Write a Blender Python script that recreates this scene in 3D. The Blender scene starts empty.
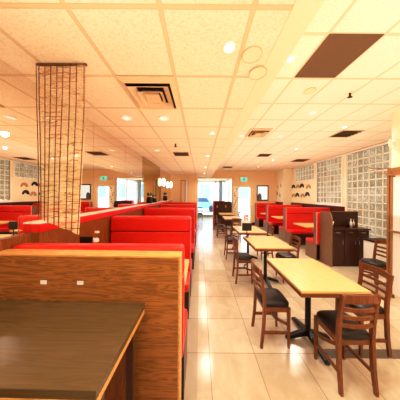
import bpy, bmesh, math, random
from mathutils import Vector, Matrix
random.seed(7)
C = bpy.context.scene.collection
K = 0.75                      # the room is narrower across than along: every width runs at this proportion

# ------------------------------------------------------------------ materials
def lin(c):
    return tuple(((v/255)/12.92 if v/255 <= .04045 else ((v/255+.055)/1.055)**2.4) for v in c) + (1,)

class NB:
    def __init__(s, name):
        s.m = bpy.data.materials.new(name); s.m.use_nodes = True
        s.nt = s.m.node_tree; s.nt.nodes.clear()
        s.out = s.n('ShaderNodeOutputMaterial')
    def n(s, t, **kw):
        n = s.nt.nodes.new(t)
        for k, v in kw.items(): setattr(n, k, v)
        return n
    def l(s, a, b): s.nt.links.new(a, b)
    def val(s, sock, v):
        if hasattr(v, 'is_output') or isinstance(v, bpy.types.NodeSocket): s.l(v, sock)
        else: sock.default_value = v
    def math(s, op, a, b=None, c=None):
        n = s.n('ShaderNodeMath', operation=op)
        for i, v in enumerate((a, b, c)):
            if v is not None: s.val(n.inputs[i], v)
        return n.outputs[0]
    def mix(s, f, a, b):
        n = s.n('ShaderNodeMix', data_type='RGBA')
        s.val(n.inputs['Factor'], f); s.val(n.inputs[6], a); s.val(n.inputs[7], b)
        return n.outputs[2]
    def pos(s, scale=(1,1,1), obj=False):
        if obj: o = s.n('ShaderNodeTexCoord').outputs['Object']
        else: o = s.n('ShaderNodeNewGeometry').outputs['Position']
        mp = s.n('ShaderNodeMapping'); mp.inputs['Scale'].default_value = scale
        s.l(o, mp.inputs['Vector']); return mp.outputs[0]
    def noise(s, vec, scale, detail=3, rough=.5, dist=0):
        n = s.n('ShaderNodeTexNoise'); s.l(vec, n.inputs['Vector'])
        n.inputs['Scale'].default_value = scale; n.inputs['Detail'].default_value = detail
        n.inputs['Roughness'].default_value = rough; n.inputs['Distortion'].default_value = dist
        return n.outputs['Fac']
    def ramp(s, f, stops):
        n = s.n('ShaderNodeValToRGB'); s.l(f, n.inputs[0])
        e = n.color_ramp.elements
        while len(e) < len(stops): e.new(.5)
        for k, (p, c) in enumerate(stops): e[k].position = p; e[k].color = c
        return n.outputs[0]
    def bsdf(s, col, rough=.5, metal=0, spec=.5, bump=None, bs=.2, bd=.01, emit=None, es=0):
        b = s.n('ShaderNodeBsdfPrincipled')
        s.val(b.inputs['Base Color'], col); s.val(b.inputs['Roughness'], rough)
        b.inputs['Metallic'].default_value = metal; b.inputs['Specular IOR Level'].default_value = spec
        if bump is not None:
            bn = s.n('ShaderNodeBump'); bn.inputs['Strength'].default_value = bs; bn.inputs['Distance'].default_value = bd
            s.l(bump, bn.inputs['Height']); s.l(bn.outputs[0], b.inputs['Normal'])
        if emit is not None:
            s.val(b.inputs['Emission Color'], emit); b.inputs['Emission Strength'].default_value = es
        return b.outputs[0]
    def done(s, sh): s.l(sh, s.out.inputs['Surface']); return s.m

def plain(name, rgb, rough=.5, metal=0, var=.06, scale=14, spec=.5, bs=.08):
    b = NB(name); v = b.pos(obj=True); f = b.noise(v, scale)
    c = lin(rgb); d = tuple(x*(1-var*2) for x in c[:3])+(1,)
    return b.done(b.bsdf(b.mix(f, c, d), rough, metal, spec, bump=f, bs=bs))

def wood(name, light, dark, axis='x', sc=1.0, rough=.35, contrast=1.0, spec=.4):
    b = NB(name)
    s = {'x': (.9, 9, 9), 'y': (9, .9, 9), 'z': (9, 9, .9)}[axis]
    v = b.pos(tuple(k*sc for k in s), obj=True)
    n1 = b.noise(v, 1.6, 4, .55, 1.2)
    v2 = b.pos(tuple(k*sc*(1 if k < 1 else 7) for k in s), obj=True)
    n2 = b.noise(v2, 2.2, 3, .6)
    w = b.math('SINE', b.math('MULTIPLY', n1, 46))
    w = b.math('MULTIPLY_ADD', w, .28, .5)
    f = b.math('ADD', b.math('MULTIPLY', w, .55*contrast), b.math('MULTIPLY', n2, .5))
    col = b.ramp(f, [(.15, lin(dark)), (.75, lin(light))])
    return b.done(b.bsdf(col, rough, 0, spec, bump=n2, bs=.05))

def emit(name, rgb, st):
    b = NB(name); e = b.n('ShaderNodeEmission'); e.inputs[0].default_value = lin(rgb); e.inputs[1].default_value = st
    return b.done(e.outputs[0])

def grid_mask(b, coord, origin, step, width):
    f = b.math('FRACT', b.math('DIVIDE', b.math('SUBTRACT', coord, origin - 50*step), step))
    d = b.math('MINIMUM', f, b.math('SUBTRACT', 1.0, f))
    return b.math('LESS_THAN', d, width/step/2)

def ceiling_mat(name, x0, sx, y0, sy, tile, bar):
    b = NB(name); p = b.n('ShaderNodeSeparateXYZ'); b.l(b.n('ShaderNodeNewGeometry').outputs['Position'], p.inputs[0])
    mx = grid_mask(b, p.outputs[0], x0, sx, .017); my = grid_mask(b, p.outputs[1], y0, sy, .022)
    m = b.math('MAXIMUM', mx, my)
    sh = b.math('MAXIMUM', grid_mask(b, p.outputs[0], x0, sx, .028), grid_mask(b, p.outputs[1], y0, sy, .035))  # shadow lines beside the grid bars, painted into the tile colour
    v = b.pos(); n1 = b.noise(v, 70, 4, .7); n2 = b.noise(v, 1.3, 2)
    sp = b.ramp(n1, [(.36, (.8, .77, .72, 1)), (.52, (1, 1, 1, 1))])
    mul = b.n('ShaderNodeMix', data_type='RGBA', blend_type='MULTIPLY'); mul.inputs['Factor'].default_value = .8
    b.val(mul.inputs[6], b.mix(n2, lin(tile), tuple(x*.93 for x in lin(tile)[:3])+(1,))); b.l(sp, mul.inputs[7])
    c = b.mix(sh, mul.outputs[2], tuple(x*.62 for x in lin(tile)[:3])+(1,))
    c = b.mix(m, c, lin(bar))
    return b.done(b.bsdf(c, .8, 0, .2, bump=n1, bs=.15))

def floor_mat():
    b = NB('floor_tile'); p = b.n('ShaderNodeSeparateXYZ'); b.l(b.n('ShaderNodeNewGeometry').outputs['Position'], p.inputs[0])
    mx = grid_mask(b, p.outputs[0], .108, .454, .005); my = grid_mask(b, p.outputs[1], 2.18, .605, .007)
    m = b.math('MAXIMUM', mx, my)
    ix = b.math('FLOOR', b.math('DIVIDE', b.math('SUBTRACT', p.outputs[0], .108), .454))
    iy = b.math('FLOOR', b.math('DIVIDE', b.math('SUBTRACT', p.outputs[1], 2.18), .605))
    cb = b.n('ShaderNodeCombineXYZ'); b.l(ix, cb.inputs[0]); b.l(iy, cb.inputs[1])
    wn = b.n('ShaderNodeTexWhiteNoise'); b.l(cb.outputs[0], wn.inputs['Vector'])
    v = b.pos((1.3, .7, 1)); n = b.noise(v, 3.2, 6, .68, .8)
    f = b.math('ADD', b.math('MULTIPLY', wn.outputs['Value'], .3), b.math('MULTIPLY', n, .7))
    c = b.ramp(f, [(.25, lin((186, 168, 142))), (.75, lin((232, 219, 197)))])
    edge = b.math('LESS_THAN', p.outputs[0], -.012)  # shade beside the left booths, painted into the floor colour
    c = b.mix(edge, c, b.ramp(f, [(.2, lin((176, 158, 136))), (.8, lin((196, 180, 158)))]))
    c = b.mix(m, c, lin((138, 118, 96)))
    r = b.math('ADD', .1, b.math('MULTIPLY', n, .16))
    return b.done(b.bsdf(c, r, 0, .5, bump=b.math('SUBTRACT', 1.0, m), bs=.1, bd=.004))

def glassblock_mat():
    b = NB('glass_block'); v = b.pos(obj=True)
    n = b.noise(v, 9, 4, .6, 1.5); n2 = b.noise(v, 2.2, 2)
    col = b.ramp(b.math('ADD', b.math('MULTIPLY', n, .7), b.math('MULTIPLY', n2, .3)),
                 [(.3, lin((150, 140, 118))), (.5, lin((196, 186, 164))), (.68, lin((248, 244, 234)))])
    t = b.n('ShaderNodeBsdfTranslucent'); b.l(col, t.inputs[0])
    g = b.bsdf(col, .12, 0, .7, bump=n, bs=.5, bd=.02)
    mx = b.n('ShaderNodeMixShader'); mx.inputs[0].default_value = .22
    b.l(t.outputs[0], mx.inputs[1]); b.l(g, mx.inputs[2])
    return b.done(mx.outputs[0])

def pane_mat():
    b = NB('clear_glass'); t = b.n('ShaderNodeBsdfTransparent'); t.inputs[0].default_value = (.93, .97, 1, 1)
    g = b.n('ShaderNodeBsdfGlossy'); g.inputs['Roughness'].default_value = .03
    mx = b.n('ShaderNodeMixShader'); lw = b.n('ShaderNodeLayerWeight'); f = b.math('MULTIPLY_ADD', b.math('POWER', lw.outputs['Facing'], 4), .5, .03)
    b.l(f, mx.inputs[0]); b.l(t.outputs[0], mx.inputs[1]); b.l(g.outputs[0], mx.inputs[2])
    return b.done(mx.outputs[0])

def mirror_mat(name, tint, rough=.0):
    b = NB(name); g = b.n('ShaderNodeBsdfGlossy'); g.inputs['Roughness'].default_value = rough
    v = b.pos(); n = b.noise(v, 1.5, 2); b.l(b.mix(n, lin(tint), tuple(x*.95 for x in lin(tint)[:3])+(1,)), g.inputs[0])
    return b.done(g.outputs[0])

def woven_mat():
    b = NB('woven_slivers')
    v = b.pos((5, 5, 95), obj=True); n = b.noise(v, 1.0, 4, .65, 1.6)
    v2 = b.pos((14, 14, 40), obj=True); n2 = b.noise(v2, 1.4, 2)
    v3 = b.pos((1.6, 1.6, 2.2), obj=True); n3 = b.noise(v3, 2.5, 2)
    col = b.ramp(b.math('ADD', b.math('MULTIPLY', n, .75), b.math('MULTIPLY', n2, .25)),
                 [(.36, lin((170, 120, 62))), (.46, lin((240, 210, 150))), (.56, lin((255, 240, 200)))])
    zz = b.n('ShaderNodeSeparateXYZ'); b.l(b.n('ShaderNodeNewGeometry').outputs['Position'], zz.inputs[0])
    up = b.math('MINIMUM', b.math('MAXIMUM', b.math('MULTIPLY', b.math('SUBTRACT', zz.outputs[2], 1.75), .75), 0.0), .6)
    col = b.mix(up, col, lin((170, 108, 46)))  # weaker light towards the top, put into the sliver colour
    d = b.n('ShaderNodeBsdfDiffuse'); b.l(col, d.inputs[0])
    t = b.n('ShaderNodeBsdfTranslucent'); b.l(col, t.inputs[0])
    a = b.n('ShaderNodeAddShader'); m1 = b.n('ShaderNodeMixShader'); m1.inputs[0].default_value = .5
    b.l(d.outputs[0], m1.inputs[1]); b.l(t.outputs[0], m1.inputs[2])
    tr = b.n('ShaderNodeBsdfTransparent'); m2 = b.n('ShaderNodeMixShader')
    sz = b.n('ShaderNodeSeparateXYZ'); b.l(b.n('ShaderNodeNewGeometry').outputs['Position'], sz.inputs[0])
    low = b.math('MULTIPLY', b.math('MAXIMUM', b.math('SUBTRACT', 2.1, sz.outputs[2]), 0.0), .42)
    hole = b.math('ADD', b.math('ADD', .5, low), b.math('MULTIPLY', b.math('SUBTRACT', n3, .5), .5))
    gap = b.math('MULTIPLY', b.math('GREATER_THAN', n, .42), hole)
    b.l(gap, m2.inputs[0]); b.l(tr.outputs[0], m2.inputs[1]); b.l(m1.outputs[0], m2.inputs[2])
    return b.done(m2.outputs[0])

def vinyl(name, rgb, rough=.3):
    b = NB(name); v = b.pos(obj=True); n = b.noise(v, 160, 2); n2 = b.noise(v, 2, 2)
    c = lin(rgb)
    return b.done(b.bsdf(b.mix(n2, c, tuple(x*.82 for x in c[:3])+(1,)), rough, 0, .45, bump=n, bs=.06))

M = dict(
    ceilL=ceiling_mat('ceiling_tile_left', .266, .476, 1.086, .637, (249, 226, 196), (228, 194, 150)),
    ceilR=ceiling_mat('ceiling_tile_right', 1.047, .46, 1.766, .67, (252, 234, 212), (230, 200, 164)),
    gypsum=plain('gypsum', (246, 220, 184), .7, var=.02),
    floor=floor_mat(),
    wallpaint=plain('peach_paint', (240, 206, 158), .7, var=.03, scale=4),
    cream=plain('cream_paint', (250, 238, 208), .65, var=.03, scale=4),
    orange=plain('ochre_paint', (240, 202, 148), .7, var=.03, scale=4),
    rear=wood('rear_wall_panel', (214, 186, 140), (186, 152, 104), 'z', .6, .6),
    oak=wood('oak_panel', (176, 118, 60), (106, 62, 26), 'x', 1.0, .32, 1.15),
    oakcap=wood('oak_cap', (226, 178, 104), (190, 132, 66), 'x', 1.2, .25),
    wains=wood('wainscot_wood', (150, 84, 36), (92, 42, 14), 'z', 1.0, .35),
    maple=wood('maple_top', (236, 200, 142), (212, 168, 106), 'y', 1.0, .3, .6),
    mapleedge=wood('maple_edge', (130, 78, 36), (80, 42, 18), 'y', 1.5, .4),
    chairwood=wood('cherry_wood', (140, 80, 40), (80, 40, 16), 'z', 2.0, .28),
    darkwood=wood('dark_walnut', (74, 34, 20), (44, 18, 10), 'z', 1.2, .3),
    greywood=wood('grey_brown_laminate', (150, 112, 86), (112, 80, 60), 'z', 1.2, .4),
    counter=wood('dark_counter_laminate', (104, 84, 50), (80, 62, 36), 'x', .8, .22, .5, .6),
    red=vinyl('red_vinyl', (226, 28, 20)),
    redpipe=vinyl('red_piping', (240, 96, 84), .4),
    pinkwhite=vinyl('worn_pink_edge', (238, 150, 140), .4),
    blackvinyl=vinyl('black_vinyl', (34, 26, 22), .38),
    iron=plain('black_iron', (24, 22, 22), .45, .3, bs=.03),
    black=plain('matte_black', (20, 18, 18), .5),
    darkgap=plain('dark_gap', (40, 24, 14), .9),
    returnair=plain('brown_return_mesh', (122, 90, 58), .85, var=.2, scale=120),
    ventmetal=plain('tan_vent_metal', (226, 192, 150), .5),
    white=plain('white_plastic', (250, 250, 250), .4, var=.02),
    whitetrim=plain('white_trim', (252, 246, 234), .5, var=.02),
    chrome=plain('brushed_chrome', (215, 210, 200), .22, .95, var=.02),
    brownframe=wood('brown_door_frame', (176, 128, 82), (132, 88, 50), 'z', 1.4, .4),
    mortar=plain('glass_mortar', (255, 250, 238), .6, var=.02),
    block=glassblock_mat(), pane=pane_mat(),
    mirror=mirror_mat('mirror_silver', (243, 238, 230)),
    mirrordim=mirror_mat('mirror_smoky', (204, 188, 148), .04),
    woven=woven_mat(), cord=plain('dark_cord', (92, 56, 26), .7),
    twig=plain('twig', (150, 100, 50), .7),
    globe=emit('glare_glow', (255, 246, 228), 3), lamp=emit('lamp_lens', (255, 236, 200), 14), lampoff=emit('lamp_lens_dim', (255, 240, 214), 1.1),
    green=plain('exit_green', (40, 190, 150), .5), greenglow=emit('exit_glow', (150, 240, 205), 1.0),
    leaf=plain('leaf', (96, 128, 70), .6), petal=plain('white_petal', (250, 244, 236), .5),
    gold=plain('gold_decal', (196, 150, 70), .4), reddecal=plain('red_decal', (170, 60, 40), .5),
    glowwhite=emit('glowing_picture', (255, 252, 245), 1.0),  # picture canvas glows by itself, its brightness put into the material
    grey=plain('grey_metal', (150, 150, 150), .4, .4), greyfig=plain('grey_print', (90, 90, 96), .6),
    strip=plain('grey_floor_strip', (118, 100, 80), .6, var=.2, scale=30),
    street=plain('street_ground', (235, 238, 242), .8), facade=plain('street_facade', (232, 238, 246), .8),
    bluecar=plain('blue_car_paint', (120, 165, 210), .3), carglass=plain('car_glass', (70, 90, 110), .1),
    tyre=plain('tyre', (40, 40, 44), .7), facadewin=plain('facade_window', (140, 178, 220), .4),
    porcelain=plain('porcelain', (250, 240, 220), .25),
)

# ------------------------------------------------------------------ mesh helpers
def new(): return bmesh.new()
def box(bm, x0, x1, y0, y1, z0, z1, r=0, seg=2):
    ret = bmesh.ops.create_cube(bm, size=1.0)
    vs = ret['verts']
    for v in vs:
        v.co = Vector((x0+(v.co.x+.5)*(x1-x0), y0+(v.co.y+.5)*(y1-y0), z0+(v.co.z+.5)*(z1-z0)))
    if r:
        es = list({e for v in vs for e in v.link_edges})
        bmesh.ops.bevel(bm, geom=es, offset=r, segments=seg, profile=.6, affect='EDGES', clamp_overlap=True)
    return bm
def cyl(bm, p0, p1, r0, r1=None, seg=14, sx=1, sy=1):
    r1 = r0 if r1 is None else r1
    p0, p1 = Vector(p0), Vector(p1); d = (p1-p0); L = d.length
    q = Vector((0, 0, 1)).rotation_difference(d.normalized()) if L else None
    mat = Matrix.Translation((p0+p1)/2) @ q.to_matrix().to_4x4()
    ret = bmesh.ops.create_cone(bm, cap_ends=True, segments=seg, radius1=max(r0, 1e-4), radius2=max(r1, 1e-4), depth=L)
    for v in ret['verts']:
        c = v.co.copy(); c.x *= sx; c.y *= sy; v.co = mat @ c
    return bm
def lathe(bm, prof, c=(0, 0, 0), seg=18, sx=1, sy=1):
    rings = []
    for r, z in prof:
        rings.append([bm.verts.new((c[0]+r*sx*math.cos(2*math.pi*k/seg), c[1]+r*sy*math.sin(2*math.pi*k/seg), c[2]+z)) for k in range(seg)])
    for a, b in zip(rings, rings[1:]):
        for k in range(seg):
            bm.faces.new((a[k], a[(k+1) % seg], b[(k+1) % seg], b[k]))
    bm.faces.new(list(reversed(rings[0]))); bm.faces.new(rings[-1])
    return bm
def sweep(bm, pts, w, h, up=(0, 0, 1)):
    pts = [Vector(p) for p in pts]; up = Vector(up); rings = []
    for i, p in enumerate(pts):
        t = (pts[min(i+1, len(pts)-1)] - pts[max(i-1, 0)]).normalized()
        s = t.cross(up); s = s.normalized() if s.length > 1e-5 else Vector((1, 0, 0)); n = s.cross(t).normalized()
        ww = w[i] if isinstance(w, (list, tuple)) else w; hh = h[i] if isinstance(h, (list, tuple)) else h
        rings.append([bm.verts.new(p + s*a*ww/2 + n*b*hh/2) for a, b in ((-1, -1), (1, -1), (1, 1), (-1, 1))])
    for a, b in zip(rings, rings[1:]):
        for k in range(4): bm.faces.new((a[k], a[(k+1) % 4], b[(k+1) % 4], b[k]))
    bm.faces.new(rings[0][::-1]); bm.faces.new(rings[-1])
    return bm
def prism(bm, poly, d, axis='y', at=0.0):
    """polygon in the plane across `axis`, extruded by d from `at`"""
    def P(u, v, w):
        return {'y': (u, w, v), 'x': (w, u, v), 'z': (u, v, w)}[axis]
    a = [bm.verts.new(P(u, v, at)) for u, v in poly]; b = [bm.verts.new(P(u, v, at+d)) for u, v in poly]
    bm.faces.new(a); bm.faces.new(b[::-1]); n = len(poly)
    for k in range(n): bm.faces.new((a[k], b[k], b[(k+1) % n], a[(k+1) % n]))
    return bm
def obj(name, bm, m, parent=None, smooth=False):
    bmesh.ops.recalc_face_normals(bm, faces=bm.faces)
    me = bpy.data.meshes.new(name); bm.to_mesh(me); bm.free()
    me.materials.append(M[m] if isinstance(m, str) else m)
    if smooth:
        for p in me.polygons: p.use_smooth = True
    o = bpy.data.objects.new(name, me); C.objects.link(o)
    if parent: o.parent = parent
    return o
def tag(o, label=None, cat=None, group=None, kind=None):
    for k, v in (('label', label), ('category', cat), ('group', group), ('kind', kind)):
        if v: o[k] = v
    return o
def thing(name, label, cat, loc=(0, 0, 0), rz=0, group=None, scale=(1, 1, 1)):
    o = bpy.data.objects.new(name, None); C.objects.link(o); o.empty_display_size = .1
    o.location = loc; o.rotation_euler = (0, 0, rz); o.scale = scale
    return tag(o, label, cat, group)
def struct(name, bm, m, parent=None):
    o = obj(name, bm, m, parent)
    if not parent: o['kind'] = 'structure'
    return o
KIDS = {}
def dup(root, loc, label=None, rz=None, scale=None):
    r = root.copy(); C.objects.link(r); r.location = loc
    if rz is not None: r.rotation_euler = (0, 0, rz)
    if scale: r.scale = scale
    if label: r['label'] = label
    for ch in list(root.children):
        c = ch.copy(); C.objects.link(c); c.parent = r
        for g in list(ch.children):
            d = g.copy(); C.objects.link(d); d.parent = c
    return r
def bx(*a, **k): return box(new(), *a, **k)

# ------------------------------------------------------------------ dimensions
XM, ZL, ZR, YE = -1.41, 2.55, 2.93, 11.6     # mirror wall, left ceiling, right ceiling, exit wall
XW = 4.53                                     # glass block wall
YB = -2.6                                     # wall behind the camera
EYE = 1.6

# ------------------------------------------------------------------ setting
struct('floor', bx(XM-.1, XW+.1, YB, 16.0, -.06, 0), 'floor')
struct('ceiling', bx(XM-.1, .462, YB, YE, ZL, ZL+.05), 'ceilL')
struct('ceiling', bx(.6, XW+.1, YB, YE+.1, ZR, ZR+.05), 'ceilR')
struct('trim_1', bx(.462, .6, YB, YE, ZL-.003, ZL+.05), 'gypsum')
struct('trim_2', bx(.575, .6, YB, YE, ZL+.05, ZR), 'gypsum')
struct('wall_left', bx(XM-.12, XM-.012, YB, 10.4, 0, ZL), 'cream')
struct('wall_rear', bx(XM-.1, XW+.1, YB-.1, YB, 0, ZR+.05), 'rear')
# wood wainscot and red capped ledge below the mirrors
struct('trim_3', bx(XM-.012, XM+.03, YB, 1.8, 0, 1.278), 'wains')
struct('trim_4', bx(XM-.012, -1.345, 1.8, 10.3, 0, 1.275), 'wains')
struct('trim_5', bx(XM-.012, -1.335, 1.8, 10.3, 1.275, 1.347, r=.008), 'red')
struct('trim_6', bx(XM-.012, -1.34, 1.8, 10.3, 1.347, 1.36), 'whitetrim')
# rear left wall and column
struct('wall_far_left', bx(-1.5, -.56, 10.3, 10.4, 0, ZL), 'orange')
struct('wall_column', bx(-.585, -.13, 10.25, YE, 0, ZL), 'orange')
# exit wall with door opening
bm = new()
box(bm, 1.78, 2.05, YE, YE+.15, 0, ZR); box(bm, 2.05, 2.76, YE, YE+.15, 2.09, ZR); box(bm, 2.76, XW+.1, YE, YE+.15, 0, ZR)
box(bm, -.2, 1.78, YE, YE+.15, 2.5, ZR)
struct('wall_exit', bm, 'wallpaint')
struct('baseboard_exit', bx(2.8, 4.08, YE-.02, YE, 0, .14), 'darkwood')
# vestibule
struct('ceiling', bx(-1.0, 1.9, YE+.15, 15.7, 2.62, 2.68), 'gypsum')
struct('wall_vestibule', bx(-1.0, -.9, YE, 15.7, 0, 2.62), 'cream')
bm = new()
for x0, x1 in ((-.9, -.82), (-.2, -.14), (1.08, 1.16), (1.72, 1.8)): box(bm, x0, x1, 15.5, 15.6, 0, 2.62)
box(bm, -.9, 1.8, 15.5, 15.6, 2.5, 2.62); box(bm, -.9, 1.8, 15.49, 15.61, 0, .2)
w1 = struct('window_1', bm, 'whitetrim')
struct('window_pane', bx(-.85, 1.75, 15.54, 15.55, .2, 2.5), 'pane', w1)
struct('window_rail', bx(-.85, 1.75, 15.46, 15.5, .02, .2), 'grey', w1)
bm = new()
for y0, y1 in ((11.75, 11.83), (13.4, 13.5), (15.4, 15.5)): box(bm, 1.74, 1.82, y0, y1, 0, 2.62)
box(bm, 1.74, 1.82, 11.75, 15.5, 2.5, 2.62); box(bm, 1.74, 1.82, 11.75, 15.5, 0, .15)
w2 = struct('window_2', bm, 'whitetrim')
struct('window_pane', bx(1.775, 1.785, 11.8, 15.45, .15, 2.5), 'pane', w2)
struct('trim_9', bx(1.34, 1.58, 15.1, 15.3, 0, 2.62, r=.02), 'grey')
# glazed exit door
bm = new()
for x0, x1 in ((2.05, 2.1), (2.71, 2.76)): box(bm, x0, x1, YE+.02, YE+.1, 0, 2.09)
box(bm, 2.05, 2.76, YE+.02, YE+.1, 2.02, 2.09); box(bm, 2.1, 2.71, YE+.03, YE+.09, 0, .22); 
d1 = struct('door_1', bm, 'whitetrim')
struct('door_pane', bx(2.09, 2.72, YE+.055, YE+.065, .2, 2.03), 'pane', d1)
struct('door_push_bar', bx(2.12, 2.69, YE-.02, YE+.03, 1.0, 1.05, r=.01), 'chrome', d1)
# right wall: glass block wall, art wall, jog
XF, YJ = 4.1, 10.62
bm = new(); box(bm, XF, XW+.1, YJ, YE, 0, ZR)
struct('wall_jog', bm, 'cream')
bm = new()
box(bm, XW, XW+.12, 8.45, YJ, 1.28, 2.26); box(bm, XW, XW+.12, 10.25, YJ, 2.26, ZR)
box(bm, XW, XW+.12, 8.3, 8.45, 1.28, ZR); box(bm, XW, XW+.12, 3.4, YJ, 2.88, ZR)
box(bm, XW, XW+.12, 6.70, YJ, 0, 1.28); box(bm, XW, XW+.12, 6.66, 6.8, 1.28, ZR)
box(bm, XW, XW+.12, 3.4, 6.7, 0, .3)
struct('wall_right', bm, 'cream')
struct('baseboard_right', bx(XW-.03, XW, 6.7, YJ, 1.02, 1.27), 'darkwood')
struct('trim_10', bx(XW-.02, XW, 6.7, YJ, 0, 1.02), 'greywood')
struct('trim_11', bx(XF-.025, XF, YJ, YE, 0, 1.27), 'darkwood')
struct('trim_12', bx(XW-.05, XW, 6.7, 8.4, 1.27, 1.315), 'white')
struct('trim_13', bx(XW-.04, XW+.01, 3.4, 10.3, 2.86, 2.91), 'whitetrim')

def block_window(name, y0, y1, z0, z1, ny, nz):
    fr = new(); t = .05
    box(fr, XW-.03, XW+.12, y0-t, y0, z0-t, z1+t); box(fr, XW-.03, XW+.12, y1, y1+t, z0-t, z1+t)
    box(fr, XW-.03, XW+.12, y0, y1, z1, z1+t); box(fr, XW-.03, XW+.12, y0, y1, z0-t, z0)
    w = struct(name, fr, 'whitetrim')
    mo = new(); dy, dz = (y1-y0)/ny, (z1-z0)/nz; g = .028
    for i in range(1, ny): box(mo, XW-.004, XW+.09, y0+i*dy-g/2, y0+i*dy+g/2, z0, z1)
    for j in range(1, nz): box(mo, XW-.004, XW+.09, y0, y1, z0+j*dz-g/2, z0+j*dz+g/2)
    struct('mortar_grid', mo, 'mortar', w)
    bl = new()
    for i in range(ny):
        for j in range(nz):
            box(bl, XW, XW+.095, y0+i*dy+g/2, y0+(i+1)*dy-g/2, z0+j*dz+g/2, z0+(j+1)*dz-g/2, r=.014, seg=1)
    struct('glass_blocks', bl, 'block', w)
block_window('window_3', 8.5, 10.2, 2.28, 2.86, 7, 3)
block_window('window_4', 6.86, 8.3, 1.36, 2.86, 7, 8)
block_window('window_5', 5.12, 6.62, .4, 2.86, 7, 12)
block_window('window_6', 3.45, 5.02, .4, 2.86, 7, 12)

# near right wall ending in a rounded end, with the brown entrance door frame
XN, YN = 3.05, 3.5
bm = new(); box(bm, XN, XW+.1, YB, YN-.14, 0, ZR)
struct('wall_near_right', bm, 'cream')
bm = new(); lathe(bm, [(.14, 1.97), (.14, ZR)], (XN+.14*K, YN-.14, 0), 28, K, 1)
box(bm, XN+.14*K, XW+.1, YN-.14, YN, 1.97, ZR)
struct('trim_14', bm, 'cream')
dr = new()
box(dr, XN-.01, XN+.06, YN-.035, YN+.0, 0, 1.97); box(dr, XN-.02, XN+.05, 2.3, 2.36, 0, 1.97); box(dr, XN-.02, XN+.05, 2.3, YN, 1.93, 1.985)
box(dr, XN-.012, XN+.05, YN-.11, YN-.065, 0, 1.92); box(dr, XN-.012, XN+.05, 2.36, 2.44, 0, 1.92)
d2 = struct('door_2', dr, 'brownframe')
struct('door_panel', bx(XN-.006, XN+.03, 2.4, YN-.1, .06, 1.9), 'white', d2)
hb = new(); sweep(hb, [(XN, YN-.1, 1.06), (XN-.07, YN-.1, 1.06), (XN-.07, YN-.25, 1.06), (XN-.07, 2.6, 1.06), (XN, 2.6, 1.06)], .02, .035)
struct('door_handle', hb, 'chrome', d2)

# grey threshold strip in the floor at the right
tag(obj('floor_strip', bx(1.3, 3.04, 2.12, 2.24, .0005, .006), 'strip'), 'grey brown strip set in the cream floor tiles beside near chairs', 'floor strip', kind='structure')

# ------------------------------------------------------------------ mirrors
mlabels = ['wall mirror panel nearest the camera, left of the woven hanging',
           'wall mirror panel behind the woven hanging above the red ledge',
           'wall mirror panel reflecting the framed picture and glazed door',
           'wall mirror panel reflecting bright windows, beside the smoky panel']
mlabels += ['smoky wall mirror panel behind the dark figurines', 'farthest wall mirror panel beyond the smoky one']
for (y0, y1), lb in zip(((-1.2, 1.8), (1.8, 2.84), (2.845, 4.035), (4.04, 5.235), (5.24, 7.55), (7.555, 10.29)), mlabels):
    z0 = 1.28 if y1 < 1.9 else 1.362
    tag(obj('wall_mirror', bx(XM-.012, XM, y0, y1, z0, ZL-.004), 'mirrordim' if 5 < y0 < 7 else 'mirror'), lb, 'mirror', 'mirror panels along the left wall')

# ------------------------------------------------------------------ woven hanging
YC = 1.56
t = thing('woven_hanging', 'sheer woven sliver hanging with dark vertical cords, slanted hem', 'hanging', (0, YC, 0))
def cx(px): return (px-200)*YC/215
def cz(py): return EYE + (195-py)*YC/215
bm = new(); NX, NZ = 18, 30; g = []
for i in range(NX+1):
    u = i/NX; xt = cx(36.5+u*49); xb = cx(40+u*38.5); zb = cz(219+u*17); col = []
    for j in range(NZ+1):
        w = j/NZ; z = ZL-.012 + (zb-ZL+.012)*w; x = xt+(xb-xt)*max(0, (w-.25)/.75)
        col.append(bm.verts.new((x, .006*math.sin(u*19)*(.4+w) + .01*math.sin(u*5+w*3), z)))
    g.append(col)
for i in range(NX):
    for j in range(NZ): bm.faces.new((g[i][j], g[i+1][j], g[i+1][j+1], g[i][j+1]))
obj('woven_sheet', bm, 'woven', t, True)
for u in (.0, .045, .16, .28, .40, .54, .69, .83, .985):
    xt = cx(36.5+u*49); xb = cx(40+u*38.5); zb = cz(219+u*17)
    pts = []
    for j in range(13):
        w = j/12; z = ZL-.012 + (zb-ZL+.012)*w; x = xt+(xb-xt)*max(0, (w-.25)/.75)
        pts.append((x, -.012 + .006*math.sin(u*19)*(.4+w) + .01*math.sin(u*5+w*3), z))
    obj('cord', sweep(new(), pts, .0042, .0042, (0, 1, 0)), 'cord', t)
bm = new()
for k in range(46):
    z = ZL-.03-k*.027 + random.uniform(-.008, .008)
    w = (ZL-z)/(ZL-cz(227)); u0, u1 = sorted((random.random(), random.random()))
    if u1-u0 < .3: u1 = min(1, u0+.4)
    def X(u): return cx(36.5+u*49)+(cx(40+u*38.5)-cx(36.5+u*49))*max(0, (w-.25)/.75)
    if z < cz(219+u0*17)+.02: continue
    sweep(bm, [(X(u0+(u1-u0)*q/6), -.008+.005*math.sin(q+k), z+random.uniform(-.006, .006)) for q in range(7)], .003, .004)
obj('sliver', bm, 'twig', t)
obj('top_rod', sweep(new(), [(cx(36), 0, ZL-.012), (cx(86), 0, ZL-.012)], .014, .014), 'cord', t)

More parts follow.
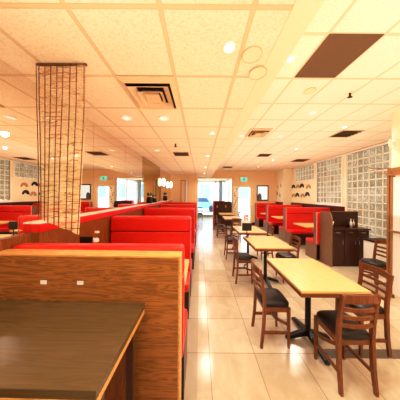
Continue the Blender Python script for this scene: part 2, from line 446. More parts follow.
# ------------------------------------------------------------------ near oak partition and the dark counter
t = thing('booth_partition', 'oak panelled partition with bright top cap behind the dark counter', 'partition', (-.75, 1.42, 0), math.radians(-1.5))
obj('front_panel', bx(-.66, .622, -.02, .0, 0, 1.19), 'oak', t)
obj('core_panel', bx(-.66, .615, .0, .1, 0, 1.19), 'oak', t)
obj('top_cap', bx(-.66, .626, -.022, .115, 1.19, 1.203, r=.003), 'oakcap', t)
obj('end_trim', bx(.615, .626, -.022, .11, 0, 1.19), 'oakcap', t)
for x in (-.268, -.025): 
    obj('sticker', bx(x-.02, x+.02, -.024, -.02, 1.01, 1.035), 'white', t)
t = thing('service_counter', 'dark brown laminate counter in the near left corner', 'counter', (-.9, 1.0, 0), math.radians(-1.2))
obj('countertop', bx(-.51, .555, -.252, .352, .892, .926, r=.004), 'counter', t)
obj('edge_band', bx(-.51, .552, -.254, .345, .862, .893), 'oakcap', t)
for x, y in ((.535, .16), (.535, -.2), (-.45, .3)): obj('leg', bx(x-.02, x+.015, y-.02, y+.02, 0, .87), 'darkwood', t)
obj('apron', bx(-.5, .5, -.235, -.215, .6, .865), 'wains', t)
obj('back_panel', bx(-.5, .5, .315, .34, .2, .87), 'wains', t)

# ------------------------------------------------------------------ booths
def bench(label, x0, x1, yb, th, ztop, group, front=True, back=True, wood_end=False, pipe=True, name='booth_bench'):
    xc = (x0+x1)/2; hw = (x1-x0)/2
    t = thing(name, label, 'booth bench', (xc, yb, 0), 0, group)
    zs = ztop-.225
    bm = new()
    box(bm, -hw, hw, -.015, th+.015, zs+.006, ztop, r=.035, seg=3)
    obj('head_roll', bm, 'red', t, True)
    obj('backrest', box(new(), -hw, hw, 0, th, .40, zs, r=.014), 'red', t)
    for f, s in ((front, -1), (back, 1)):
        if not f: continue
        y0, y1 = (-.48, -.002) if s < 0 else (th+.002, th+.48)
        obj('seat', box(new(), -hw, hw, y0, y1, .36, .47, r=.03, seg=3), 'red', t, True)
        obj('base', bx(-hw+.02, hw, y0+.05 if s < 0 else y0, y1 if s < 0 else y1-.05, 0, .365), 'darkwood' if not wood_end else 'darkwood', t)
    if wood_end:
        obj('end_panel', bx(-hw-.02, -hw-.001, -.02, th+.02, 0, ztop), 'greywood', t)
        obj('edge_piping', bx(-hw-.024, -hw+.004, -.026, -.018, .42, ztop+.004), 'pinkwhite', t)
        if front: obj('base_panel', bx(-hw-.012, -hw+.018, -.45, -.022, 0, .36), 'greywood', t)
        if back: obj('base_panel', bx(-hw-.012, -hw+.018, th+.022, th+.45, 0, .36), 'greywood', t)
    elif pipe:
        bm = new(); sweep(bm, [(hw-.004, -.004, .45), (hw-.004, -.018, zs), (hw-.004, -.022, ztop-.03), (hw-.01, .02, ztop-.002)], .012, .012, (1, 0, 0))
        obj('edge_piping', bm, 'redpipe', t)
    return t
GL = 'red booth benches along the mirror wall'
bench('red booth bench against the back of the oak partition', -1.375, -.115, 1.575, .1, 1.222, GL, front=False, pipe=False)
bench('red booth bench facing camera, next behind the oak partition', -1.332, -.135, 3.2, .2, 1.27, GL)
bench('second red booth bench facing camera beyond the oak partition', -1.332, -.122, 5.06, .2, 1.285, GL)
bench('third red booth bench down the aisle beside the mirror wall', -1.332, -.125, 7.1, .2, 1.28, GL)
bench('farthest red booth bench on the left, before the ochre column', -1.332, -.14, 9.2, .2, 1.28, GL)
GR = 'red booth benches under the glass block wall'
bench('nearest red booth bench under the glass blocks facing camera', 2.97, XW-.04, 7.4, .2, 1.19, GR, wood_end=True)
bench('middle red booth bench of the right hand row', 2.97, XW-.04, 9.38, .2, 1.19, GR, wood_end=True)
bench('farthest red booth bench below the framed picture', 2.97, XF-.04, 11.32, .2, 1.20, GR, back=False, wood_end=True)
bench('red booth bench backing onto the dark wait station', 2.88, 3.86, 5.3, .08, 1.19, GR, front=False, wood_end=True)

def booth_table(label, x0, x1, y0, y1, group, free):
    t = thing('booth_table', label, 'table', ((x0+x1)/2, (y0+y1)/2, 0), 0, group); a, b = (x1-x0)/2, (y1-y0)/2
    obj('tabletop', box(new(), -a, a, -b, b, .715, .75, r=.006), 'maple', t)
    s = free
    obj('column', cyl(new(), (s*a*.2, 0, .02), (s*a*.2, 0, .715), .035, sx=K), 'iron', t)
    obj('base', box(new(), s*a*.2-.18, s*a*.2+.18, -.2, .2, 0, .03, r=.01), 'iron', t)
    return t
booth_table('light maple booth table just past the oak partition', -1.32, -.135, 2.1, 2.85, 'booth tables', 1)
booth_table('light maple booth table nearest the dark wait station', 2.92, XW-.05, 5.86, 6.72, 'booth tables', -1)
booth_table('light maple booth table between the first two right booths', 2.95, XW-.05, 8.05, 8.9, 'booth tables', -1)
booth_table('small looking maple booth table farthest on the right', 2.95, XW-.05, 9.9, 10.55, 'booth tables', -1)

# vase of white flowers and dark caddy on the first booth table, by the wall
VX, VY = -1.255, 2.5
t = thing('flower_vase', 'white flowers in small vase on booth table by wainscot', 'vase', (VX, VY, .75))
obj('vase', lathe(new(), [(.03, 0), (.04, .03), (.035, .1), (.018, .16), (.024, .18)], seg=14, sx=K), 'porcelain', t, True)
for (dx, dz, r) in ((.03, .315, .05), (.06, .41, .026)):
    st = obj('stem', sweep(new(), [(0, 0, .16), (dx*.5, 0, .22), (dx, 0, dz)], .006, .006, (0, 1, 0)), 'leaf', t)
    bm = new()
    for k in range(7):
        a = k*2*math.pi/6
        c = (dx+(r*.6*math.cos(a) if k < 6 else 0), r*.6*math.sin(a) if k < 6 else -r*.4, dz)
        bmesh.ops.create_icosphere(bm, subdivisions=1, radius=r*.6, matrix=Matrix.Translation(c))
    obj('blossom', bm, 'petal', st, True)
t = thing('menu_caddy', 'dark menu caddy leaning at the wainscot end of booth table', 'caddy', (-1.235, 2.3, .75))
obj('holder', bx(-.03, .1, -.06, .06, 0, .06), 'black', t)
bm = new(); box(bm, -.03, .1, -.03, -.015, .05, .40); box(bm, -.02, .085, .0, .012, .05, .36)
obj('menu', bm, 'black', t)

# ornaments on the pier ledge
def figurine(label, x, y, z, h):
    t = thing('figurine', label, 'ornament', (x, y, z), 0, 'dark ornaments on the red ledge')
    obj('body', lathe(new(), [(.04*h/.25, 0), (.055*h/.25, .03*h/.25), (.05*h/.25, .1*h/.25), (.025*h/.25, .16*h/.25), (.02*h/.25, .17*h/.25)], seg=14, sx=K), 'black', t, True)
    obj('head', lathe(new(), [(.012, .165*h/.25), (.035*h/.25, .19*h/.25), (.036*h/.25, .215*h/.25), (.012, .25*h/.25)], seg=14, sx=K), 'greyfig', t, True)
    obj('collar', lathe(new(), [(.026*h/.25, .15*h/.25), (.034*h/.25, .16*h/.25), (.022*h/.25, .172*h/.25)], seg=14, sx=K), 'white', t, True)
for lb, x, y, h in (('dark figurine on red ledge, nearest, before the smoky mirror', -1.372, 6.0, .3), ('second dark figurine on red ledge before the smoky mirror', -1.372, 6.6, .25),
                    ('farthest dark figurine on red ledge past the smoky mirror', -1.372, 8.7, .34)):
    figurine(lb, x, y, 1.36, h)

for lb, y in (('round glowing globe added as glare on mirrors, nearer one', 7.9), ('round glowing globe added as glare on mirrors, farther one', 9.85)):  # glowing globes added to stand in for bright glare on the mirrors
    t = thing('glare_globe', lb, 'lamp', (XM+.004, y, 2.06), 0, 'glowing globes added as glare on the mirror wall')
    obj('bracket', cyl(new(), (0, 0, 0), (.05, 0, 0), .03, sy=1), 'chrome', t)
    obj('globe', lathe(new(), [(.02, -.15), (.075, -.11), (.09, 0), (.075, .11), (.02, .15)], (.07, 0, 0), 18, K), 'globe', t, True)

# framed panel and white drape on the far left wall
t = thing('framed_artwork', 'tall brown framed artwork on the far left wall', 'artwork', (-.78, 10.3, 0))
fr = new(); box(fr, -.14, -.115, -.03, 0, .9, 2.3); box(fr, .055, .08, -.03, 0, .9, 2.3); box(fr, -.14, .08, -.03, 0, 2.27, 2.3); box(fr, -.14, .08, -.03, 0, .9, .93)
obj('frame', fr, 'brownframe', t); obj('panel', bx(-.115, .055, -.015, 0, .93, 2.27), 'wallpaint', t)
bm = new(); pts = [(-.69+.012*k, 10.27+.012*math.sin(k*1.9)) for k in range(9)]
poly = pts + [(x, y+.02) for x, y in reversed(pts)]
tag(obj('curtain', prism(bm, poly, 2.3-.5, 'z', .5), 'white'), 'narrow white curtain strip left of the ochre column', 'curtain')

# ------------------------------------------------------------------ dining tables and chairs
def make_table(label, loc):
    W, L = .83, 1.0
    t = thing('dining_table', label, 'table', loc, 0, 'maple dining tables in the middle row', (K, 1, 1))
    obj('tabletop', box(new(), -W/2, W/2, -L/2, L/2, .730, .752, r=.003), 'maple', t)
    obj('edge_band', bx(-W/2+.001, W/2-.001, -L/2+.001, L/2-.001, .694, .730), 'mapleedge', t)
    bm = new(); cyl(bm, (0, 0, .04), (0, 0, .69), .038, seg=16); box(bm, -.16, .16, -.16, .16, .685, .70)
    obj('column', bm, 'iron', t)
    for a in range(4):
        an = a*math.pi/2 + math.radians(0)
        c, s = math.cos(an), math.sin(an)
        L2 = .36 if a % 2 else .30
        obj('foot', sweep(new(), [(c*.0, s*.0, .075), (c*.12, s*.12, .06), (c*L2, s*L2, .022), (c*(L2+.02), s*(L2+.02), .0)], .055, [.06, .05, .03, .02]), 'iron', t)
    return t
tc = 1.218
tabs = [('light maple dining table nearest the camera with dark edge', 2.41),
        ('maple dining table second from camera holding black menu stand', 3.98),
        ('third maple dining table from camera in the middle row', 5.42),
        ('fourth maple dining table, with a chair at its near end', 8.2),
        ('farthest maple dining table, in front of the dark host stand', 9.95)]
t0 = make_table(tabs[0][0], (tc, tabs[0][1], 0))
for lb, y in tabs[1:]: dup(t0, (tc, y, 0), lb)

def make_chair(label, loc, rz, scale):
    t = thing('dining_chair', label, 'chair', loc, rz, 'cherry ladder back dining chairs', scale)
    hw = .185
    # seat: rounded trapezoid cushion
    bm = new(); poly = []
    for k in range(28):
        a = 2*math.pi*k/28; ca, sa = math.cos(a), math.sin(a)
        x = math.copysign(abs(ca)**.45, ca); y = math.copysign(abs(sa)**.45, sa)
        poly.append(((.205 if y > 0 else .19)*x, .2*y))
    rings = []
    for s, z in ((.95, .425), (1, .435), (1, .455), (.93, .47), (.6, .478)):
        rings.append([bm.verts.new((x*s, y*s, z)) for x, y in poly])
    for a, b in zip(rings, rings[1:]):
        for k in range(28): bm.faces.new((a[k], a[(k+1) % 28], b[(k+1) % 28], b[k]))
    bm.faces.new(rings[0][::-1]); bm.faces.new(rings[-1])
    obj('seat', bm, 'blackvinyl', t, True)
    bm = new(); box(bm, -hw+.01, hw-.01, .15, .172, .375, .425); box(bm, -hw+.01, hw-.01, -.172, -.15, .375, .425)
    box(bm, -hw-.006, -hw+.016, -.16, .16, .375, .425); box(bm, hw-.016, hw+.006, -.16, .16, .375, .425)
    obj('apron', bm, 'chairwood', t)
    for s in (-1, 1):
        obj('leg', sweep(new(), [(s*hw, .165, .425), (s*hw, .167, .2), (s*(hw+.002), .172, 0)], [.038, .034, .026], [.038, .034, .026], (0, 1, 0)), 'chairwood', t)
        obj('leg', sweep(new(), [(s*(hw+.004), -.215, 0), (s*hw, -.185, .2), (s*hw, -.17, .43), (s*hw, -.18, .56), (s*(hw+.002), -.208, .71), (s*(hw+.004), -.235, .815)],
                         [.028, .034, .036, .034, .032, .028], [.034, .04, .042, .04, .036, .03], (0, 1, 0)), 'chairwood', t)
    for z, h, yb in ((.55, .03, -.184), (.62, .03, -.194), (.69, .03, -.207), (.78, .07, -.23)):
        pts = [(-hw+2*hw*k/10, yb-.032*math.sin(math.pi*k/10), z+(.012*math.sin(math.pi*k/10) if h > .05 else 0)) for k in range(11)]
        obj('back_slat', sweep(new(), pts, .016, h), 'chairwood', t)
    for s in (-1, 1): obj('stretcher', sweep(new(), [(s*hw, -.19, .16), (s*hw, .168, .16)], .018, .03), 'chairwood', t)
    pts = [(-hw+2*hw*k/8, .167-.14*math.sin(math.pi*k/8), .245) for k in range(9)]
    obj('stretcher', sweep(new(), pts, .02, .03), 'chairwood', t)
    return t
R90 = math.pi/2
FX = lambda x: (1, K, 1)
# facing +x (left of the tables): local +y -> world +x : rotz=-90 ; local x is world -y
left = (-R90, (1, K, 1)); right = (R90, (1, K, 1)); away = (0, (K, 1, 1)); toward = (math.pi, (K, 1, 1))
c0 = make_chair('cherry chair at near end of nearest table, back to camera', (1.285, 1.94, 0), *away)
chairs = [
    ('cherry chair left of the nearest maple table, facing right', (.815, 2.445, 0), left),
    ('cherry chair right of nearest maple table, facing left', (1.74, 2.33, 0), right),
    ('cherry chair left of second table with black menu stand', (.82, 4.07, 0), left),
    ('cherry chair right of second table with black menu stand', (1.67, 4.13, 0), right),
    ('cherry chair left of the third maple table', (.82, 5.55, 0), left),
    ('cherry chair right of the third maple table', (1.67, 5.55, 0), right),
    ('cherry chair at near end of fourth table, back to camera', (1.24, 7.5, 0), away),
    ('cherry chair left of the fourth maple table', (.82, 8.25, 0), left),
    ('cherry chair left of farthest table by dark host stand', (.8, 9.95, 0), left),
    ('cherry chair right of the farthest maple table', (1.68, 9.95, 0), right),
    ('cherry chair by brown door frame, in front of white bin', (3.06, 3.74, 0), right),
    ('dark chair in the entrance vestibule near the street window', (0.02, 13.6, 0), toward),
]
for lb, loc, (rz, sc) in chairs: dup(c0, loc, lb, rz, sc)

# black menu stand on second table, red and white card on the fourth
t = thing('menu_stand', 'black menu stand on a stem on second maple table', 'menu stand', (.955, 4.36, .752))
obj('base', lathe(new(), [(.05, 0), (.05, .008), (.012, .014)], seg=16, sx=K), 'iron', t)
obj('stem', cyl(new(), (0, 0, .01), (0, 0, .16), .008), 'iron', t)
obj('board', bx(-.095, .095, -.012, .012, .13, .285, r=.004), 'black', t)
t = thing('table_card', 'small white card with red marks on the third table', 'card', (1.265, 5.86, .752))
obj('card', bx(-.07, .07, -.01, .01, 0, .33), 'white', t)
bm = new(); box(bm, -.05, -.03, -.013, -.01, .16, .3); box(bm, -.01, .05, -.013, -.01, .27, .3); box(bm, -.01, .05, -.013, -.01, .2, .22); box(bm, .03, .05, -.013, -.01, .16, .2)
obj('print', bm, 'reddecal', t)

# ------------------------------------------------------------------ dark wait station
t = thing('wait_station', 'dark wood wait station cabinet beside the glass block wall', 'cabinet', (3.4, 4.95, 0))
ox, oy = 3.4, 4.95
obj('side_panel', prism(new(), [(4.82-oy, 0), (5.28-oy, 0), (5.28-oy, 1.225), (4.9-oy, 1.225), (4.85-oy, 1.17), (4.82-oy, 1.09)], .03, 'x', 2.95-ox), 'greywood', t)
obj('back_panel', bx(2.98-ox, 3.86-ox, 5.25-oy, 5.28-oy, 0, 1.21), 'darkwood', t)
obj('back_cap', bx(2.95-ox, 3.87-ox, 5.24-oy, 5.29-oy, 1.21, 1.226), 'wains', t)
obj('carcass', bx(2.98-ox, 3.84-ox, 4.88-oy, 5.25-oy, .0, .83), 'darkwood', t)
obj('countertop', bx(2.98-ox, 3.86-ox, 4.84-oy, 5.25-oy, .83, .86, r=.005), 'darkwood', t)
for k in range(3):
    a = 2.99-ox+k*.283
    d = obj('door', bx(a+.006, a+.276, 4.862-oy, 4.88-oy, .1, .70, r=.004), 'darkwood', t)
    hx = a+.24 if k == 0 else (a+.24 if k == 1 else a+.04)
    obj('handle', sweep(new(), [(hx, 4.862-oy, .6), (hx, 4.845-oy, .59), (hx, 4.845-oy, .5), (hx, 4.862-oy, .49)], .009, .009, (1, 0, 0)), 'chrome', d)
    w = obj('drawer', bx(a+.006, a+.276, 4.862-oy, 4.88-oy, .715, .82, r=.004), 'darkwood', t)
    obj('handle', bx(a+.09, a+.19, 4.848-oy, 4.862-oy, .765, .777), 'chrome', w)
t = thing('cup_stack', 'white cups in dark holder on left of wait station', 'cups', (3.07, 5.06, .86))
obj('holder', bx(-.05, .05, -.05, .05, 0, .06), 'black', t)
obj('cup', lathe(new(), [(.03, .05), (.04, .17), (.036, .17)], seg=14, sx=K), 'white', t, True)
obj('cup', lathe(new(), [(.026, .06), (.034, .14), (.03, .14)], (.045, -.01, 0), seg=12, sx=K), 'white', t, True)
for k, (x, m, lb) in enumerate(((3.50, 'black', 'black bottle on the wait station, left of the white one'), (3.57, 'porcelain', 'white bottle between dark ones on the wait station'), (3.63, 'chrome', 'metal shaker on the wait station right of white bottle'))):
    tag(obj('bottle', lathe(new(), [(.034, 0), (.036, .1), (.014, .15), (.014, .19), (.018, .2)], (x, 5.08, .86), 14, K), m, None, True), lb, 'bottle', 'bottles on the wait station')

t = thing('bin', 'white bin with dark lid standing behind the door side chair', 'bin', (3.72, 4.45, 0))
obj('bin_body', box(new(), -.2, .2, -.18, .18, 0, .66, r=.02), 'white', t)
obj('lid', box(new(), -.21, .21, -.19, .19, .66, .70, r=.015), 'black', t)

# ------------------------------------------------------------------ exit wall fittings
t = thing('exit_sign', 'glowing green and white exit sign above glazed door', 'exit sign', (2.35, YE, 2.33))
obj('housing', box(new(), -.19, .19, -.07, 0, 0, .25, r=.01), 'white', t)
obj('lens', bx(-.17, .17, -.075, -.07, .02, .23), 'greenglow', t)
bm = new()
Y0 = -.079
lathe(bm, [(.001, 0), (.022, .004), (.022, .03), (.001, .034)], (.03, Y0, .17), 10, 1, .2)
sweep(bm, [(.02, Y0, .17), (-.005, Y0, .11)], .004, .045, (1, 0, 0)); sweep(bm, [(0, Y0, .115), (.04, Y0, .085), (.03, Y0, .045)], .004, .022, (1, 0, 0))
sweep(bm, [(-.01, Y0, .115), (-.03, Y0, .075), (-.07, Y0, .06)], .004, .022, (1, 0, 0)); sweep(bm, [(.015, Y0, .165), (.055, Y0, .14), (.075, Y0, .155)], .004, .016, (1, 0, 0))
sweep(bm, [(.01, Y0, .165), (-.035, Y0, .15), (-.05, Y0, .12)], .004, .016, (1, 0, 0))
box(bm, .1, .105, Y0, Y0+.003, .04, .21); box(bm, -.15, -.1, Y0, Y0+.003, .1, .12)
obj('running_figure', bm, 'green', t)

t = thing('framed_picture', 'dark framed white picture with grey head on exit wall', 'picture', (3.37, YE, 0))
fr = new(); a, z0, z1 = .31, 1.32, 2.14
box(fr, -a, -a+.045, -.04, 0, z0, z1); box(fr, a-.045, a, -.04, 0, z0, z1); box(fr, -a, a, -.04, 0, z1-.055, z1); box(fr, -a, a, -.04, 0, z0, z0+.055)
obj('frame', fr, 'darkwood', t); obj('canvas', bx(-a+.04, a-.04, -.015, -.001, z0+.05, z1-.05), 'glowwhite', t)
bm = new(); poly = [(-.255+.0, z0+.06)] + [(-.16+.1*math.cos(q), z0+.24+.15*math.sin(q)) for q in [math.pi-k*math.pi/12 for k in range(13)]] + [(-.05, z0+.06)]
obj('figure', prism(bm, poly, -.006, 'y', -.016), 'greyfig', t)

t = thing('decal_banner', 'cream banner with dark leaf decals left of glazed door', 'banner', (1.915, YE-.004, 0))
obj('panel', bx(-.125, .125, -.02, 0, .0, 2.08), 'cream', t)
for k in range(13):
    x = random.uniform(-.09, .09); z = .5+k*.12; q2 = random.uniform(.022, .04)
    obj('decal', prism(new(), [(x+q2*math.cos(q)*.8, z+q2*1.2*math.sin(q)) for q in [2*math.pi*j/8 for j in range(8)]], -.006, 'y', -.02), 'reddecal' if k % 3 == 1 else 'greyfig', t)

# host stand
t = thing('host_stand', 'dark wood host stand with red edge before street window', 'stand', (1.16, 11.2, 0))
poly = [(-.42, .02), (.50, .02), (.50, 1.2), (.46, 1.25), (.38, 1.27), (-.42, 1.27)]
obj('body', prism(new(), poly, .3, 'y', .0), 'darkwood', t)
bm = new(); box(bm, -.48, -.42, -.02, .3, 0, 1.3); box(bm, -.42, .12, -.02, .3, 1.272, 1.3)
obj('red_edge', bm, 'red', t)
for x, s in ((-.24, .1), (.2, .1)):
    obj('niche', cyl(new(), (x, -.006, 1.0), (x, .02, 1.0), s*.95, sx=.75, sy=1), 'black', t)
    obj('ornament', lathe(new(), [(.02, -.06), (.05, -.02), (.05, .03), (.02, .07)], (x-.02, -.03, 1.0), 12, K), 'gold', t, True)

# wall art: dark and pale little fans
def fan(label, y, z, m1, s=1):
    t = thing('wall_art', label, 'wall art', (XW, y, z), 0, 'fan shaped wall ornaments')
    n = 12; s = 1.45
    arch = [(.13*s*math.cos(math.pi*k/n), .12*s*math.sin(math.pi*k/n)) for k in range(n+1)] + [(.06*s*math.cos(math.pi*k/n)-.02*s, .045*s*math.sin(math.pi*k/n)-.012) for k in range(n, -1, -1)]
    obj('wing', prism(new(), arch, -.02, 'x', -.004), m1, t)
    body = [(.055*s*math.cos(math.pi*k/n)-.02*s, .04*s*math.sin(math.pi*k/n)-.02) for k in range(n+1)]
    obj('body', prism(new(), body, -.012, 'x', -.004), 'white', t)
def artpos(px, py):
    Y = XW*215/(px-200); return Y, EYE+(195-py)*Y/215
for px, py, m, lb in ((293.6, 187.5, 'black', 'black fan ornament at left of the upper row'), (302, 186.8, 'black', 'black fan ornament at right of the upper row'),
                   (297.5, 195.8, 'black', 'black fan ornament at left of the lower row'), (307.5, 195.3, 'black', 'black fan ornament at right end of lower row'),
                   (298, 187.5, 'gold', 'pale gold fan ornament between upper black ones'), (308.5, 187.8, 'gold', 'pale gold fan ornament ending the upper row'),
                   (293.8, 196.5, 'gold', 'pale gold fan ornament starting the lower row'), (302.8, 196.6, 'gold', 'pale gold fan ornament between lower black ones')):
    y, z = artpos(px, py); fan(lb, y, z, m)
for k, (y, z, m, lb) in enumerate(((11.3, 2.05, 'gold', 'gold leaf decal highest on the narrow jog wall'), (10.9, 2.1, 'gold', 'gold leaf decal at upper right of narrow jog wall'),
                   (11.4, 1.7, 'black', 'dark leaf decal on the narrow jog wall'), (11.0, 1.6, 'leaf', 'green leaf decal lowest on the narrow jog wall'))):
    bm = new(); prism(bm, [(y-.03, z-.1), (y+.05, z-.05), (y+.08, z+.04), (y+.03, z+.12), (y-.03, z+.05)], -.01, 'x', XF-.0005)
    tag(obj('wall_decal', bm, m), lb, 'decal')

# sconce and hooks on the rounded wall end
t = thing('wall_sconce', 'white ornate sconce on cream rounded wall at right', 'sconce', (XN, 3.36, 2.42))
obj('backplate', lathe(new(), [(.001, -.1), (.05, -.07), (.06, 0), (.05, .07), (.001, .1)], (-.003, 0, 0), 14, .3, 1), 'porcelain', t, True)
obj('arm', sweep(new(), [(0, 0, -.05), (-.03, .02, -.09), (-.05, .03, -.03)], .016, .016, (0, 1, 0)), 'porcelain', t)
obj('lamp_shade', lathe(new(), [(.015, -.05), (.03, -.02), (.036, .04), (.028, .07), (.018, .08)], (-.05, .03, 0), 14, K), 'porcelain', t, True)
t = thing('coat_hook', 'dark iron coat hooks reaching from wall over brown door', 'coat hook', (XN, 3.40, 2.0))
obj('plate', bx(-.012, .0, -.12, .09, -.02, .05), 'brownframe', t)
for y, z, L in ((.06, .05, .30), (.0, -.03, .26)):
    obj('hook', sweep(new(), [(0, y, z), (-L*.5, y+.02, z-.005), (-L, y+.03, z+.0), (-L-.01, y+.03, z+.02)], .012, .014), 'brownframe', t)

# ------------------------------------------------------------------ ceiling fittings
def diffuser(label, x, y, z, w, l, dark=False, name='ceiling_vent'):
    t = thing(name, label, 'vent', (x, y, z), 0, 'ceiling air vents')
    obj('backing', bx(-w/2, w/2, -l/2, l/2, -.004, -.001), 'darkgap', t)
    def ring(s0, s1, za, zb, nm):
        bm = new(); a0, b0, a1, b1 = w/2*s0, l/2*s0, w/2*s1, l/2*s1
        o = [bm.verts.new((sx*a0, sy*b0, za)) for sx, sy in ((-1, -1), (1, -1), (1, 1), (-1, 1))]
        i = [bm.verts.new((sx*a1, sy*b1, zb)) for sx, sy in ((-1, -1), (1, -1), (1, 1), (-1, 1))]
        o2 = [bm.verts.new(v.co+Vector((0, 0, .006))) for v in o]; i2 = [bm.verts.new(v.co+Vector((0, 0, .006))) for v in i]
        for k in range(4):
            n = (k+1) % 4
            bm.faces.new((o[k], o[n], i[n], i[k])); bm.faces.new((o2[n], o2[k], i2[k], i2[n])); bm.faces.new((o[n], o[k], o2[k], o2[n])); bm.faces.new((i[k], i[n], i2[n], i2[k]))
        obj(nm, bm, 'ventmetal', t)
    if dark:
        ring(1.06, .94, -.012, -.008, 'frame')
        bm = new()
        for k in range(4): 
            yy = -l/2+l*(k+.7)/5
            sweep(bm, [(-w*.47, yy, -.014), (w*.47, yy, -.014)], .012, .012)
        obj('louvre', bm, 'returnair', t)
    else:
        ring(1.06, .86, -.010, -.03, 'frame'); ring(.78, .54, -.05, -.014, 'louvre'); ring(.50, .34, -.055, -.02, 'louvre')
        obj('centre_plate', box(new(), -w*.15, w*.15, -l*.15, l*.15, -.045, -.03), 'ventmetal', t)
    return t
diffuser('large square ceiling vent above the left booths', -.447, 2.036, ZL, .44, .60)
diffuser('square ceiling vent in right ceiling, above the near tables', 1.22, 4.55, ZR, .42, .55)
diffuser('dark louvred ceiling vent near glass wall, close to camera', 3.1, 4.6, ZR, .42, .5, True)
diffuser('dark louvred ceiling vent farther along by the glass wall', 3.75, 8.1, ZR, .5, .62, True)
diffuser('dark ceiling vent midway over the right hand tables', 2.1, 7.1, ZR, .4, .5, True)
diffuser('small dark ceiling vent over the far left booths', -.44, 5.0, ZL, .35, .45, True)
diffuser('thin dark ceiling vent near the exit wall, over tables', 1.3, 10.2, ZR, .42, .5, True)
t = thing('return_grille', 'dark brown return air panel in the right ceiling grid', 'vent', (1.277, 2.086, ZR))
obj('mesh_panel', bx(-.225, .225, -.325, .325, -.006, -.001), 'returnair', t)

def light(name, loc, e, col=(1, .92, .80), size=.06, spot=None):
    l = bpy.data.lights.new(name, 'SPOT' if spot else 'POINT'); l.energy = e; l.color = col; l.shadow_soft_size = size
    if spot: l.spot_size = math.radians(spot); l.spot_blend = .9
    o = bpy.data.objects.new(name, l); C.objects.link(o); o.location = loc; return o
def downlight(label, x, y, z, lit):
    key = 'on' if lit else 'off'
    t = thing('downlight', label, 'downlight', (x, y, z), 0, 'recessed ceiling downlights', (K*(.62 if lit else 1), .62 if lit else 1, 1))
    obj('trim_ring', lathe(new(), [(.085, 0), (.085, -.006), (.075, -.01), (.062, -.009), (.06, 0)], seg=24), 'whitetrim', t)
    obj('lens', lathe(new(), [(.06, -.002), (.058, -.006), (.001, -.007)], seg=20), 'lamp' if lit else 'lampoff', t)
    if lit: light('downlight_beam', (x, y, z-.03), E_SPOT*(2.1 if x > 2 else 1), spot=165, size=.05)
E_SPOT = 50
DL = [('bright downlight nearest camera in left ceiling beside bulkhead', .18, 1.38, ZL, 1), ('second bright downlight along the bulkhead', .18, 3.3, ZL, 1),
      ('third bright downlight along the bulkhead', .18, 5.2, ZL, 1), ('fourth bright downlight along the bulkhead', .18, 7.3, ZL, 1), ('last bright downlight along the bulkhead', .18, 9.4, ZL, 1),
      ('dim downlight over nearest left booth, toward the wall', -.92, 2.67, ZL, 0), ('dim downlight over nearest left booth, toward the aisle', -.46, 2.67, ZL, 0),
      ('dim downlight over the second left booth by the mirror', -.93, 4.6, ZL, 0),
      ('bright downlight nearest camera in the right ceiling', .87, 2.09, ZR, 1), ('bright downlight by the near glass block panel', 2.77, 4.14, ZR, 1),
      ('second bright downlight in the glass wall row', 2.72, 6.1, ZR, 1), ('third bright downlight in the glass wall row', 2.72, 8.06, ZR, 1), ('fourth bright downlight, in front of exit wall', 2.7, 10.0, ZR, 1),
      ('dim downlight in right ceiling past the brown panel', 1.8, 3.45, ZR, 0), ('dim downlight above the middle row, right of vent', 1.79, 4.8, ZR, 0), ('dim downlight above middle row, left of vent', .92, 4.8, ZR, 0)]
for lb, x, y, z, on in DL: downlight(lb, x, y, z, on)
for lb, x, y, z in (('round flush speaker beside the nearest bright downlight', .344, 1.45, ZL), ('second round flush speaker, touching the bulkhead', .44, 1.66, ZL-.004), ('round flush speaker in right ceiling past brown panel', 1.38, 2.72, ZR)):
    t = thing('ceiling_speaker', lb, 'speaker', (x, y, z), 0, 'flush ceiling speakers', (K, 1, 1))
    obj('rim', lathe(new(), [(.09, -.001), (.09, -.007), (.082, -.007), (.082, -.001)], seg=28), 'ventmetal', t)
    obj('grille', lathe(new(), [(.082, -.001), (.082, -.005), (.001, -.005)], seg=28), 'gypsum', t)
for lb, x, y, z in (('black sprinkler head in right ceiling beyond brown panel', 1.93, 2.78, ZR), ('dark sprinkler head over the left booths', -.46, 4.0, ZL)):
    t = thing('ceiling_sprinkler', lb, 'sprinkler', (x, y, z), 0, 'ceiling sprinklers')
    obj('stem', cyl(new(), (0, 0, -.05), (0, 0, .004), .012), 'black', t); obj('deflector', lathe(new(), [(.03, -.055), (.03, -.05), (.01, -.048)], seg=12), 'black', t)

# ------------------------------------------------------------------ street outside
struct('ground', bx(-30, 40, 15.75, 60, -.3, -.06), 'street')
t = thing('street_building', 'pale blue building across the street beyond the window', 'building', (2, 34, -.06))
obj('wall', bx(-16, 14, 0, 4, 0, 5.2), 'facade', t)
for k in range(9): obj('window', bx(-14+k*3, -12.3+k*3, -.08, 0, 1.2, 3.4), 'facadewin', t)
t = thing('parked_car', 'light blue car parked outside the street window', 'car', (.1, 21, -.06), 0, None, (K, 1, 1))
prof = [(-2.1, .35), (2.1, .35), (2.15, .8), (1.3, .95), (.8, 1.42), (-.9, 1.45), (-1.6, 1.0), (-2.15, .9)]
obj('body', prism(new(), prof, 1.6, 'y', 0), 'bluecar', t)
obj('side_window', prism(new(), [(1.1, .98), (.72, 1.36), (-.85, 1.38), (-1.35, 1.0)], -.01, 'y', -.001), 'carglass', t)
for x in (-1.3, 1.35): obj('wheel', cyl(new(), (x, -.05, .32), (x, .2, .32), .32, seg=20), 'tyre', t)

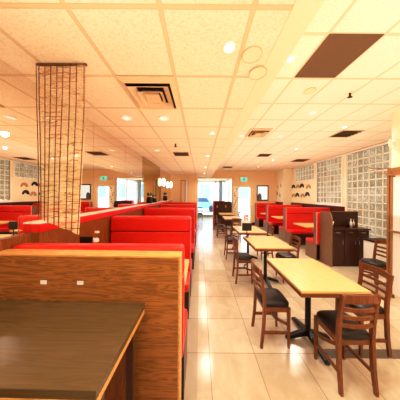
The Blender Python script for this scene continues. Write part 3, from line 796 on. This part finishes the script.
# ------------------------------------------------------------------ light
for x, y, e in ((-.6, .3, 30), (1.2, .2, 30), (-.6, -1.2, 20), (1.6, -1.2, 20), (2.4, .9, 20)):
    o = light('room_fill', (x, y, 2.3), e, size=.25); o.visible_glossy = False  # unseen fill lamps added around the camera, without fixtures
def ceiling_fill(x, y, z, sx, sy, e, col=(1, .88, .68)):  # unseen upward fill, added to brighten the ceilings
    l = bpy.data.lights.new('ceiling_fill', 'AREA'); l.shape = 'RECTANGLE'; l.size = sx; l.size_y = sy; l.energy = e; l.color = col
    o = bpy.data.objects.new('ceiling_fill', l); C.objects.link(o); o.location = (x, y, z); o.rotation_euler = (math.pi, 0, 0)
    o.visible_camera = False; o.visible_glossy = False
ceiling_fill(-.1, 4.0, 1.3, 1.6, 9, 46, (1, .84, .64))
ceiling_fill(2.5, 4.5, 1.3, 2.8, 10, 88, (1, .87, .72))
sl = bpy.data.lights.new('sun', 'SUN'); sl.energy = 2.4; sl.color = (1, .97, .92); sl.angle = .02
so = bpy.data.objects.new('sun', sl); C.objects.link(so); so.rotation_euler = (math.radians(52), 0, 0); so.location = (0, -8, 12)
w = bpy.data.worlds.new('sky'); bpy.context.scene.world = w; w.use_nodes = True
bg = w.node_tree.nodes['Background']; bg.inputs[0].default_value = (.80, .90, 1, 1); bg.inputs[1].default_value = 3.8

# ------------------------------------------------------------------ camera
cam = bpy.data.cameras.new('camera'); co = bpy.data.objects.new('camera', cam); C.objects.link(co)
co.location = (0, 0, EYE); co.rotation_euler = (math.pi/2, 0, 0)
co.rotation_euler = (Matrix.Rotation(math.pi/2, 3, 'X') @ Matrix.Rotation(math.radians(.4), 3, 'Z')).to_euler()
cam.sensor_fit = 'HORIZONTAL'; cam.sensor_width = 36; cam.lens = 215/400*36; cam.shift_y = -5/400; cam.clip_start = .02
sc = bpy.context.scene; sc.camera = co
sc.view_settings.view_transform = 'Standard'; sc.view_settings.look = 'None'; sc.view_settings.exposure = 0
sc.view_settings.use_curve_mapping = True
cv = sc.view_settings.curve_mapping.curves[3]
cv.points.new(.2, .172); cv.points.new(.5, .515); cv.points.new(.78, .82); sc.view_settings.curve_mapping.update()
sc.cycles.max_bounces = 10; sc.cycles.diffuse_bounces = 6; sc.cycles.glossy_bounces = 5; sc.cycles.transparent_max_bounces = 12
sc.cycles.sample_clamp_indirect = 6
